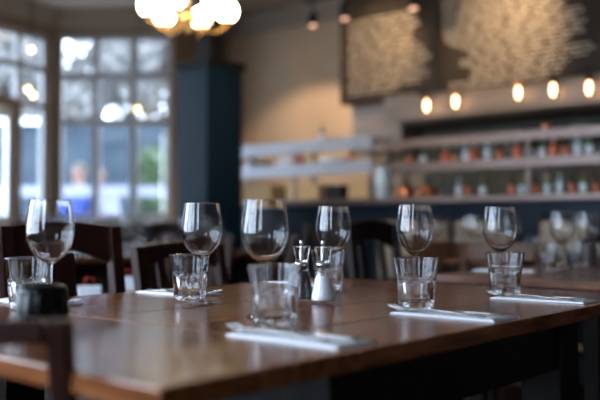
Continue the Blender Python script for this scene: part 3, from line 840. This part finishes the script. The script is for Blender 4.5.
# ------------------------------------------------------------------ salt and pepper
def shaker(p, kind):
    s_ = tag(empty(kind+'_shaker', (p.x, p.y, TOP+0.0006)),
             {'salt':'clear cone-shaped salt shaker filled with white salt', 'pepper':'clear cone-shaped shaker filled with dark peppercorns'}[kind], 'shaker')
    out = [(0,0.0006),(0.0255,0.0003),(0.0282,0.002),(0.0285,0.006),(0.0262,0.018),(0.0215,0.040),(0.0175,0.060),(0.0138,0.076)]
    inn = [(0.0126,0.076),(0.0162,0.060),(0.0200,0.040),(0.0247,0.018),(0.0252,0.010),(0.0235,0.0055),(0,0.005)]
    MB().lathe(out+inn, 40).build('body', M['thin_clear'], s_)
    MB().lathe([(0.0135,0.0765),(0.0150,0.0770),(0.0152,0.0835),(0.0135,0.0845),(0,0.0845)], 32).build('collar', M['chrome'], s_)
    fac = lambda r, z, a: r*(1 - 0.10*abs(math.sin(a*4)))
    MB().lathe([(0.0,0.0848),(0.0135,0.0848),(0.0160,0.100),(0.0205,0.1165),(0.0200,0.1185),(0.0165,0.1180),(0.0128,0.100),(0.0110,0.090),(0,0.089)], 32, rfun=fac, smooth=False).build('crown', M['acrylic'], s_)
    MB().lathe([(0.0045,0.0895),(0.0045,0.112),(0.0030,0.114),(0.0030,0.121),(0.0042,0.123),(0.0042,0.130),(0.0025,0.132),(0,0.132)], 16).build('grinder_pin', M['chrome'], s_)
    h = 0.054 if kind == 'salt' else 0.062
    rr = lambda z: 0.0229 - 0.0030*max(0,(z-0.018))/0.022 if z < 0.04 else 0.0196 - (z-0.04)*0.19
    pr = [(0,0.0058),(0.0225,0.0060),(0.0245,0.0085),(0.0240,0.018)] + [(rr(z), z) for z in (0.028,0.036,h-0.002)] + [(rr(h)-0.004, h+0.0015),(0,h+0.003)]
    f_ = MB().lathe(pr, 32).build('salt' if kind == 'salt' else 'peppercorns', M[kind])
    f_.location = s_.location
    tag(f_, {'salt':'white salt filling the lower half of the salt shaker', 'pepper':'dark peppercorns inside the pepper shaker'}[kind], {'salt':'salt','pepper':'pepper'}[kind], None, 'stuff')
q = pos(323, 1.765); shaker(q, 'salt')
q = pos(301.5, 1.80); shaker(q, 'pepper')

# black jar at the left end
q = at(43, 1.28)
jr = tag(empty('candle_jar', (q.x, q.y, TOP+0.0006)), 'squat black glass candle jar on the near end of the large table', 'candle jar')
sc_ = lambda r, z, a: r*(1 + (0.05*math.cos(a*14)*0.5 if 0.02 < z < 0.064 and r > 0.03 else 0))
MB().lathe([(0,0),(0.034,0),(0.038,0.004),(0.039,0.02),(0.0395,0.035),(0.0385,0.052),(0.037,0.060)], 84, rfun=sc_).build('jar_body', M['black'], jr)
MB().lathe([(0.0375,0.0602),(0.038,0.066),(0.034,0.072),(0.027,0.0745),(0.024,0.071),(0.023,0.0602)], 40).build('rim', M['black'], jr)
MB().lathe([(0,0.058),(0.021,0.058),(0.021,0.0655),(0,0.066)], 24).build('candle', M['black_matt'], jr)

# ------------------------------------------------------------------ chairs
def chair_proto(name, w, hb, mat, style, seat=0.46, rail_h=0.085, post=0.036, pad=None):
    """local +Y is the way the sitter looks; the back stands at -Y"""
    c = empty(name); D = 0.40; yb = -D/2
    def back_post(sx):
        x = sx*(w/2-post/2); pts = [(yb-0.05,0.0),(yb-0.005,0.25),(yb,seat),(yb-0.015,seat+0.2),(yb-0.05,hb)]
        secs = [[(x+a*post/2, y+b*post*0.45, z) for a, b in ((-1,-1),(1,-1),(1,1),(-1,1))] for y, z in pts]
        return MB().sweep(secs, False)
    for sx in (-1,1): back_post(sx).build('back_post', mat, c, 0.004)
    for sx in (-1,1):
        x = sx*(w/2-0.02)
        MB().sweep([[(x+a*r_, D/2-0.02+b*r_, z) for a, b in ((-1,-1),(1,-1),(1,1),(-1,1))] for z, r_ in ((0,0.013),(seat-0.031,0.019))], False).build('front_leg', mat, c, 0.003)
    MB().box((0,0.012,seat-0.012), (w+0.01, D, 0.026)).build('seat', mat, c, 0.010, 3)
    # crest rail, arched underside
    n_ = 12; secs = []
    wi = w/2 - (post if style != 'plain' else post)
    for i in range(n_+1):
        t = -1 + 2*i/n_; x = wi*t*0.998
        top = hb + (0.012*(1-t*t) if style != 'plain' else 0.0)
        bot = hb - rail_h + (0.022*(1-t*t) if style != 'plain' else 0.0) - (0.02*t*t if style != 'plain' else 0)
        yy = yb - 0.05 - 0.010*(1-t*t)
        secs.append([(x, yy-0.011, bot), (x, yy+0.011, bot), (x, yy+0.011, top), (x, yy-0.011, top)])
    MB().sweep(secs, False).build('crest_rail', mat, c, 0.004)
    zl = seat+0.10
    MB().box((0, yb-0.012, zl), (w-2*post, 0.02, 0.035)).build('lower_rail', mat, c, 0.003)
    if pad:
        MB().box((0, yb-0.002, (zl+hb)/2+0.01), (w-2*post-0.004, 0.045, hb-zl-0.05)).build('back_pad', pad, c, 0.018, 3)
    else:
        xs = {'wide':[0.0], 'slats':[-w*0.2,w*0.2], 'plain':[-w*0.17,w*0.17]}[style]
        sw = {'wide':0.085, 'slats':0.035, 'plain':0.032}[style]
        for x in xs:
            MB().bar((x, yb-0.014, zl+0.0185), (x, yb-0.054, hb-rail_h+0.012), sw, 0.012, (0,1,0)).build('splat', mat, c, 0.002)
    for sx in (-1,1):
        MB().box((sx*(w/2-0.02), -0.01, 0.20), (0.018, D-0.075, 0.026)).build('stretcher', mat, c, 0.003)
    MB().box((0, 0.02, 0.20), (w-0.062, 0.018, 0.024)).build('stretcher', mat, c, 0.003)
    for sy in (1,):
        MB().box((0, D/2-0.02, seat-0.055), (w-0.08, 0.018, 0.05)).build('seat_rail', mat, c)
    return c
mah = chair_proto('dining_chair', 0.38, 0.915, M['mahogany'], 'wide', post=0.038, rail_h=0.088)
low = chair_proto('dining_chair', 0.40, 0.850, M['mahogany'], 'slats', rail_h=0.060)
drk = chair_proto('dining_chair', 0.36, 0.925, M['dark_chair'], 'slats', rail_h=0.09)
oak = chair_proto('dining_chair', 0.38, 0.84, M['oak'], 'plain', rail_h=0.075)
crm = chair_proto('padded_chair', 0.36, 0.95, M['dark_chair'], 'plain', pad=M['cream'], rail_h=0.05)
frt = chair_proto('dining_chair', 0.42, 0.812, M['mahogany'], 'plain', rail_h=0.028, post=0.028)
dv = 0.25
put(mah, P(1.30, -2.00+dv), ROT_V, 'mahogany chair with arched top rail at the far side behind the large wine glass', 'chair')
put(mah, P(0.90, -2.02+dv), ROT_V, 'mahogany chair cut by the frame edge beyond the fluted tumbler', 'chair')
put(low, P(1.84, -2.12+dv), ROT_V+0.05, 'low-backed mahogany chair behind the sharp wine glass', 'chair')
put(drk, P(2.88, -2.10+dv), ROT_V, 'tall dark chair behind the salt shaker, at the small table', 'chair')
q = at(37, 0.0)
put(frt, (-0.470, 0.93+0.02+dv, 0), 0.0, 'blurred dark chair back right at the camera, at the end of the large table', 'chair')

# ------------------------------------------------------------------ second table: glasses
S2 = [(562,2.98,'wine glass nearer the tumblers on the small table'),(587.5,3.14,'wine glass farther along the small table')]
for px, d, lb in S2: put(wg, at(px, d, TOP+0.0006), 0, lb, 'wine glass', 'wine glasses on the small table')
for px, d, lb in ((547,3.0,'first tumbler on the small table beside its wine glass'),(574,3.28,'tumbler between the two wine glasses of the small table'),(608,2.86,'tumbler cut by the frame edge on the small table')):
    put(tm, at(px, d, TOP+0.0006), 0.4, lb, 'tumbler', 'tumblers on the small table')
q = P(2.72, -1.40)
put(nk, (q.x, q.y, TOP+0.0004), rn+0.3, 'white folded napkin on the small table behind a tumbler', 'napkin', 'folded white napkins')

# ------------------------------------------------------------------ background tables with settings
def small_table(px, d, rz, mat_top, label, seats, glabel, s=0.70):
    q = at(px, d)
    root = tag(empty('cafe_table', (q.x, q.y, 0), rz), label, 'table', 'small tables further back')
    MB().box((0,0,TOP-0.016), (s,s,0.03)).build('tabletop', mat_top, root, 0.004)
    for sx in (-1,1):
        for sy in (-1,1):
            MB().box((sx*(s/2-0.05), sy*(s/2-0.05), (TOP-0.033)/2), (0.05,0.05,TOP-0.033)).build('leg', M['table_dark'], root, 0.003)
    MB().box((0,0,TOP-0.07), (s-0.16,s-0.16,0.07)).build('apron', M['table_dark'], root)
    m3 = Matrix.Rotation(rz, 3, 'Z')
    W4 = ('leftmost', 'second', 'third', 'rightmost')
    k_ = s/0.70
    A_ = sorted([q + m3 @ Vector((x*k_, y*k_, 0)) for x, y in seats], key=lambda p: p.x/p.y)
    B_ = sorted([q + m3 @ Vector((x*k_+0.095, y*k_+0.03, 0)) for x, y in seats], key=lambda p: p.x/p.y)
    for a, b, wd in zip(A_, B_, W4):
        put(wg, (a.x, a.y, TOP), 0, 'blurred wine glass, ' + wd + ' of four on ' + glabel, 'wine glass', 'wine glasses on ' + glabel)
        put(tm, (b.x, b.y, TOP), 0, 'blurred tumbler, ' + wd + ' of four on ' + glabel, 'tumbler', 'tumblers on ' + glabel)
    return q, rz
st4 = [(-0.22,-0.16),(0.12,-0.2),(-0.2,0.16),(0.1,0.2)]
small_table(95, 4.6, 0.72, M['table_far'], 'dark square table laid with glasses, behind the arched mahogany chairs', st4, 'the square table nearest the arched chairs', 0.6)
small_table(60, 6.4, 0.72, M['table_far'], 'dark square table laid with glasses beneath the bay window corner', st4, 'the table under the bay window corner', 0.6)
small_table(165, 6.7, 0.72, M['table_far'], 'dark square table laid with glasses beneath the straight bay window', st4, 'the table under the straight bay window', 0.6)
small_table(222, 5.2, 0.72, M['table_far'], 'dark square table laid with glasses before the blue column', st4, 'the table before the blue column', 0.6)
small_table(480, 4.38, -0.855, M['table_far'], 'dark square table laid with glasses between the small table and the bar', st4, 'the table next to the bar', 0.6)
for x, y, rz, pr, lb in (
    (-1.65, 5.55, 3.9, drk, 'dark chair under the angled side of the bay'),
    (-1.05, 5.62, 2.6, drk, 'dark chair between the square table and the straight bay window'),
    (-0.618, 3.9, 2.6, low, 'mahogany chair between the bay tables and the low-backed chair'),
    (-0.279, 4.3, 1.6, low, 'mahogany chair sideways behind the nearest wine glass'),
    (0.0, 4.88, 2.4, drk, 'dark chair before the bar behind the shakers'),
    (0.60, 3.96, 0.3, oak, 'golden oak chair behind the middle wine glass'),
    (1.0, 3.78, -0.6, oak, 'golden oak chair behind the wine glass at the far corner'),
    (0.706, 5.25, 2.4, crm, 'cream padded chair at the bar seen past the middle wine glass'),
    (0.9625, 4.95, 2.5, crm, 'cream padded chair at the bar between two wine glasses'),
    (1.40, 4.70, 2.4, crm, 'cream padded chair behind the small table'),
    (0.456, 4.75, 2.45, crm, 'cream padded chair seen through the tall dark chair'),
    ):
    put(pr, (x, y, 0), rz, lb, 'chair')

# printed carrier bags on the floor behind the far chairs
bgp = empty('paper_bag')
def bag_body():
    secs = []
    for z, w_, d_ in ((0,0.10,0.05),(0.15,0.10,0.05),(0.26,0.097,0.038)):
        secs.append([(-w_,-d_,z),(w_,-d_,z),(w_,d_,z),(-w_,d_,z)])
    return MB().sweep(secs, False)
bag_body().build('bag_body', M['white'], bgp, 0.006)
for s_ in (-1,1): MB().box((0, s_*0.053, 0.09), (0.16, 0.003, 0.08)).build('printed_panel', M['red'], bgp)
for s_ in (-1,1): MB().tube([(-0.04, s_*0.034, 0.25),(-0.035, s_*0.034, 0.32),(0.035, s_*0.034, 0.32),(0.04, s_*0.034, 0.25)], 0.003, 6).build('handle', M['red'], bgp)
for px, d, z, lb in ((90, 3.00, 0.582, 'white and red paper bag seen through the arched mahogany chair'),(127, 3.50, 0.582, 'white and red paper bag beside the post of the arched mahogany chair')):
    q = at(px, d)
    stl = tag(empty('stool', (q.x, q.y, 0), 0.5), 'low dark stool carrying the ' + ('bag seen through the arched chair' if px == 90 else 'bag beside the arched chair post'), 'stool')
    MB().lathe([(0,0.54),(0.125,0.54),(0.135,0.55),(0.135,0.572),(0.128,0.580),(0,0.580)], 28).build('seat', M['dark_chair'], stl)
    for a in range(4):
        c_, s_ = math.cos(a*PI/2+0.7), math.sin(a*PI/2+0.7)
        MB().tube([(0.13*c_,0.13*s_,0),(0.09*c_,0.09*s_,0.54)], 0.014, 8).build('leg', M['dark_chair'], stl)
    put(bgp, (q.x, q.y, z), 0.3, lb, 'bag').scale = (0.42, 0.42, 0.45)

# ------------------------------------------------------------------ outside
struct(MB().box((-3, 24.0, -0.12), (50, 29.0, 0.06)).build('floor_outside', M['asphalt']))
struct(MB().box((-12.5, 0.0, -0.12), (17, 19.0, 0.06)).build('floor_yard', M['asphalt']))
hw = tag(empty('street_wall', (-4.5, 14.2, -0.09)), 'grey blue street wall seen through the lower bay panes', 'wall', None, 'structure')
MB().box((0, 0, 1.35), (16, 0.3, 2.7)).build('wall_body', M['hoarding'], hw)
MB().box((0, 0, 2.74), (16.1, 0.42, 0.08)).build('coping', M['door_white'], hw)
fe = tag(empty('white_fence', (-3.0, 10.2, -0.09)), 'white rail fence outside the bay window', 'fence')
MB().box((0,0,1.41), (7.0,0.05,0.13)).build('top_rail', M['white_paint'], fe, 0.01)
MB().box((0,0,0.75), (7.0,0.04,0.10)).build('lower_rail', M['white_paint'], fe, 0.01)
for i in range(6): MB().box((-3.4+i*1.36, 0.06, 0.735), (0.08,0.06,1.46)).build('post', M['white_paint'], fe, 0.008)
def leaves(mb, c, rx, rz, n_, s):
    for _ in range(n_):
        while True:
            p = Vector((random.uniform(-1,1), random.uniform(-1,1), random.uniform(-1,1)))
            if p.length <= 1: break
        p = Vector((p.x*rx, p.y*rx, p.z*rz)) + Vector(c)
        a = Vector((random.gauss(0,1), random.gauss(0,1), random.gauss(0,1))).normalized()
        b = a.cross(Vector((random.gauss(0,1), random.gauss(0,1), random.gauss(0,1)))).normalized(); k_ = s*random.uniform(0.6,1.3)
        i = len(mb.v); mb.v += [p-a*k_, p+b*k_*0.45, p+a*k_, p-b*k_*0.45]; mb.f.append([i,i+1,i+2,i+3]); mb.sm.append(False)
def tree(px, d, h, r_, n_, s, label, mat):
    q = at(px, d, -0.09)
    t_ = tag(empty('street_tree', q), label, 'tree', 'trees beyond the street wall')
    tk = MB(); tk.tube([(0,0,0),(0.05,0.02,h*0.3),(0,0,h*0.6)], [0.16,0.12,0.07])
    br = MB(); cs = []
    for k_ in range(9):
        a = k_*2.4; rr = r_*random.uniform(0.5,0.8); z = h*random.uniform(0.5,0.95)
        e = (rr*math.cos(a), rr*math.sin(a), z); cs.append(e)
        br.tube([(0,0,h*0.35+0.2*random.random()),(e[0]*0.5,e[1]*0.5,(h*0.4+z)/2),e], [0.06,0.04,0.015], 6)
    tk.build('trunk', M['bark'], t_); br.build('branches', M['bark'], t_)
    lf = MB()
    for e in cs: leaves(lf, e, r_*0.45, r_*0.42, n_//9, s)
    lf.build('foliage', mat, t_)
tree(0, 17, 6.2, 1.5, 4600, 0.16, 'narrow grey green tree beyond the wall behind the angled bay', M['leaf'])
tree(78, 25, 8.0, 3.0, 7000, 0.18, 'tall broad grey green tree behind the first column of bay panes', M['leaf'])
tree(160, 18.5, 6.0, 1.5, 3600, 0.15, 'small grey green tree behind the last column of bay panes', M['leaf'])
sh = tag(empty('potted_shrub', at(151, 12.4, -0.09)), 'bright green leafy shrub seen through the last bay pane column', 'shrub')
MB().lathe([(0,0),(0.2,0),(0.28,0.9),(0.3,0.9),(0.3,0.95),(0.26,0.95),(0.25,0.88),(0,0.88)], 24).build('pot', M['black_matt'], sh)
lf = MB(); leaves(lf, (0,0,1.85), 0.30, 0.34, 500, 0.07); leaves(lf, (0.05,0,1.35), 0.26, 0.40, 350, 0.07); lf.build('foliage', M['leaf_green'], sh)
MB().tube([(0,0,0.88),(0.02,0,1.3),(0,0,1.8)], 0.025, 8).build('stem', M['bark'], sh)

# people outside (skin-modifier bodies)
def skinned(name, verts, edges, radii, mat, parent=None, sub=1):
    me = bpy.data.meshes.new(name); me.from_pydata(verts, edges, []); me.materials.append(mat)
    o = bpy.data.objects.new(name, me); COL.objects.link(o)
    if parent: o.parent = parent
    m_ = o.modifiers.new('skin', 'SKIN')
    if not me.skin_vertices: 
        bpy.context.view_layer.objects.active = o
    for sv, r_ in zip(me.skin_vertices[0].data, radii):
        sv.radius = r_ if isinstance(r_, tuple) else (r_, r_)
    me.skin_vertices[0].data[0].use_root = True
    s = o.modifiers.new('sub', 'SUBSURF'); s.levels = sub; s.render_levels = sub
    m_.use_smooth_shade = True
    return o
def person(loc, rz, top, trousers, label, sit=False):
    root = tag(empty('person', loc, rz), label, 'person')
    z0 = -0.40 if sit else 0.0
    # body (skin): pelvis, chest, neck, head, arms, hands, legs
    V = [(0,0,0.95+z0),(0,0,1.15+z0),(0,0.01,1.38+z0),(0,0,1.50+z0),(0,0.01,1.58+z0),(0,0.02,1.70+z0)]
    E = [(0,1),(1,2),(2,3),(3,4),(4,5)]; Rr = [(0.15,0.10),(0.13,0.09),(0.17,0.10),0.055,0.07,0.085]
    for s_ in (-1,1):
        b = len(V)
        V += [(s_*0.19,0,1.42+z0),(s_*0.25,0.01,1.15+z0),(s_*0.24,0.12,0.93+z0),(s_*0.235,0.16,0.85+z0)]
        Rr += [0.06,0.045,0.035,0.03]; E += [(2,b),(b,b+1),(b+1,b+2),(b+2,b+3)]
        for f_ in range(4):
            V.append((s_*(0.235+0.0)+(-0.027+0.018*f_), 0.20, 0.775+z0+0.005*abs(f_-1.5))); Rr.append(0.010); E.append((b+3, len(V)-1))
        V.append((s_*0.235-s_*0.045, 0.185, 0.83+z0)); Rr.append(0.011); E.append((b+3, len(V)-1))
    for s_ in (-1,1):
        b = len(V)
        if sit: V += [(s_*0.10,0.03,0.93+z0),(s_*0.11,0.42,0.54),(s_*0.11,0.44,0.08),(s_*0.11,0.57,0.03)]
        else:   V += [(s_*0.10,0,0.88),(s_*0.11,0.02,0.50),(s_*0.11,-0.01,0.08),(s_*0.11,0.13,0.03)]
        Rr += [0.09,0.065,0.045,0.035]; E += [(0,b),(b,b+1),(b+1,b+2),(b+2,b+3)]
    skinned('body', V, E, Rr, M['skin'], root)
    # jacket and trousers over the body
    V = [(0,0,0.93+z0),(0,0,1.15+z0),(0,0.01,1.38+z0),(0,0,1.47+z0)]; E = [(0,1),(1,2),(2,3)]; Rr = [(0.17,0.12),(0.15,0.11),(0.19,0.12),(0.09,0.08)]
    for s_ in (-1,1):
        b = len(V); V += [(s_*0.19,0,1.42+z0),(s_*0.25,0.01,1.15+z0),(s_*0.24,0.11,0.95+z0)]; Rr += [0.075,0.06,0.048]; E += [(2,b),(b,b+1),(b+1,b+2)]
    skinned('jacket', V, E, Rr, top, root)
    V = [(0,0,0.93+z0)]; E = []; Rr = [(0.16,0.115)]
    for s_ in (-1,1):
        b = len(V)
        V += [(s_*0.10,0.02,0.88+z0),(s_*0.11,0.42 if sit else 0.02,0.55 if sit else 0.50),(s_*0.11,0.44 if sit else -0.01,0.12)]
        Rr += [0.10,0.08,0.06]; E += [(0,b),(b,b+1),(b+1,b+2)]
    skinned('trousers', V, E, Rr, trousers, root)
    hd = MB().ball((0, -0.012, 1.715+z0), 0.100, 16, 12, 1.08)
    hd.v = [v_ for v_ in hd.v]; hd.build('hair', M['hair'], root)
    fc = MB().ball((0, 0.030, 1.675+z0), 0.075, 16, 12, 1.25).build('face', M['skin'], root)
    for s_ in (-1,1): MB().ball((s_*0.03, 0.101, 1.69+z0), 0.010, 8, 6).build('eye', M['black_matt'], root)
    MB().ball((0, 0.108, 1.665+z0), 0.013, 8, 6, 1.6).build('nose', M['skin'], root)
    MB().box((0, 0.098, 1.63+z0), (0.04,0.012,0.008)).build('mouth', M['red_cloth'], root, 0.003)
    for s_ in (-1,1): MB().ball((s_*0.082, 0.02, 1.68+z0), 0.016, 8, 6, 1.7).build('ear', M['skin'], root)
person(at(79, 11.0, -0.09), 2.9, M['blue_cloth'], M['dark_cloth'], 'person in a bright blue jacket standing outside the bay window')
person(at(98, 11.5, -0.09), -2.8, M['pale_cloth'], M['dark_cloth'], 'person in a pale top standing outside beside the one in blue')
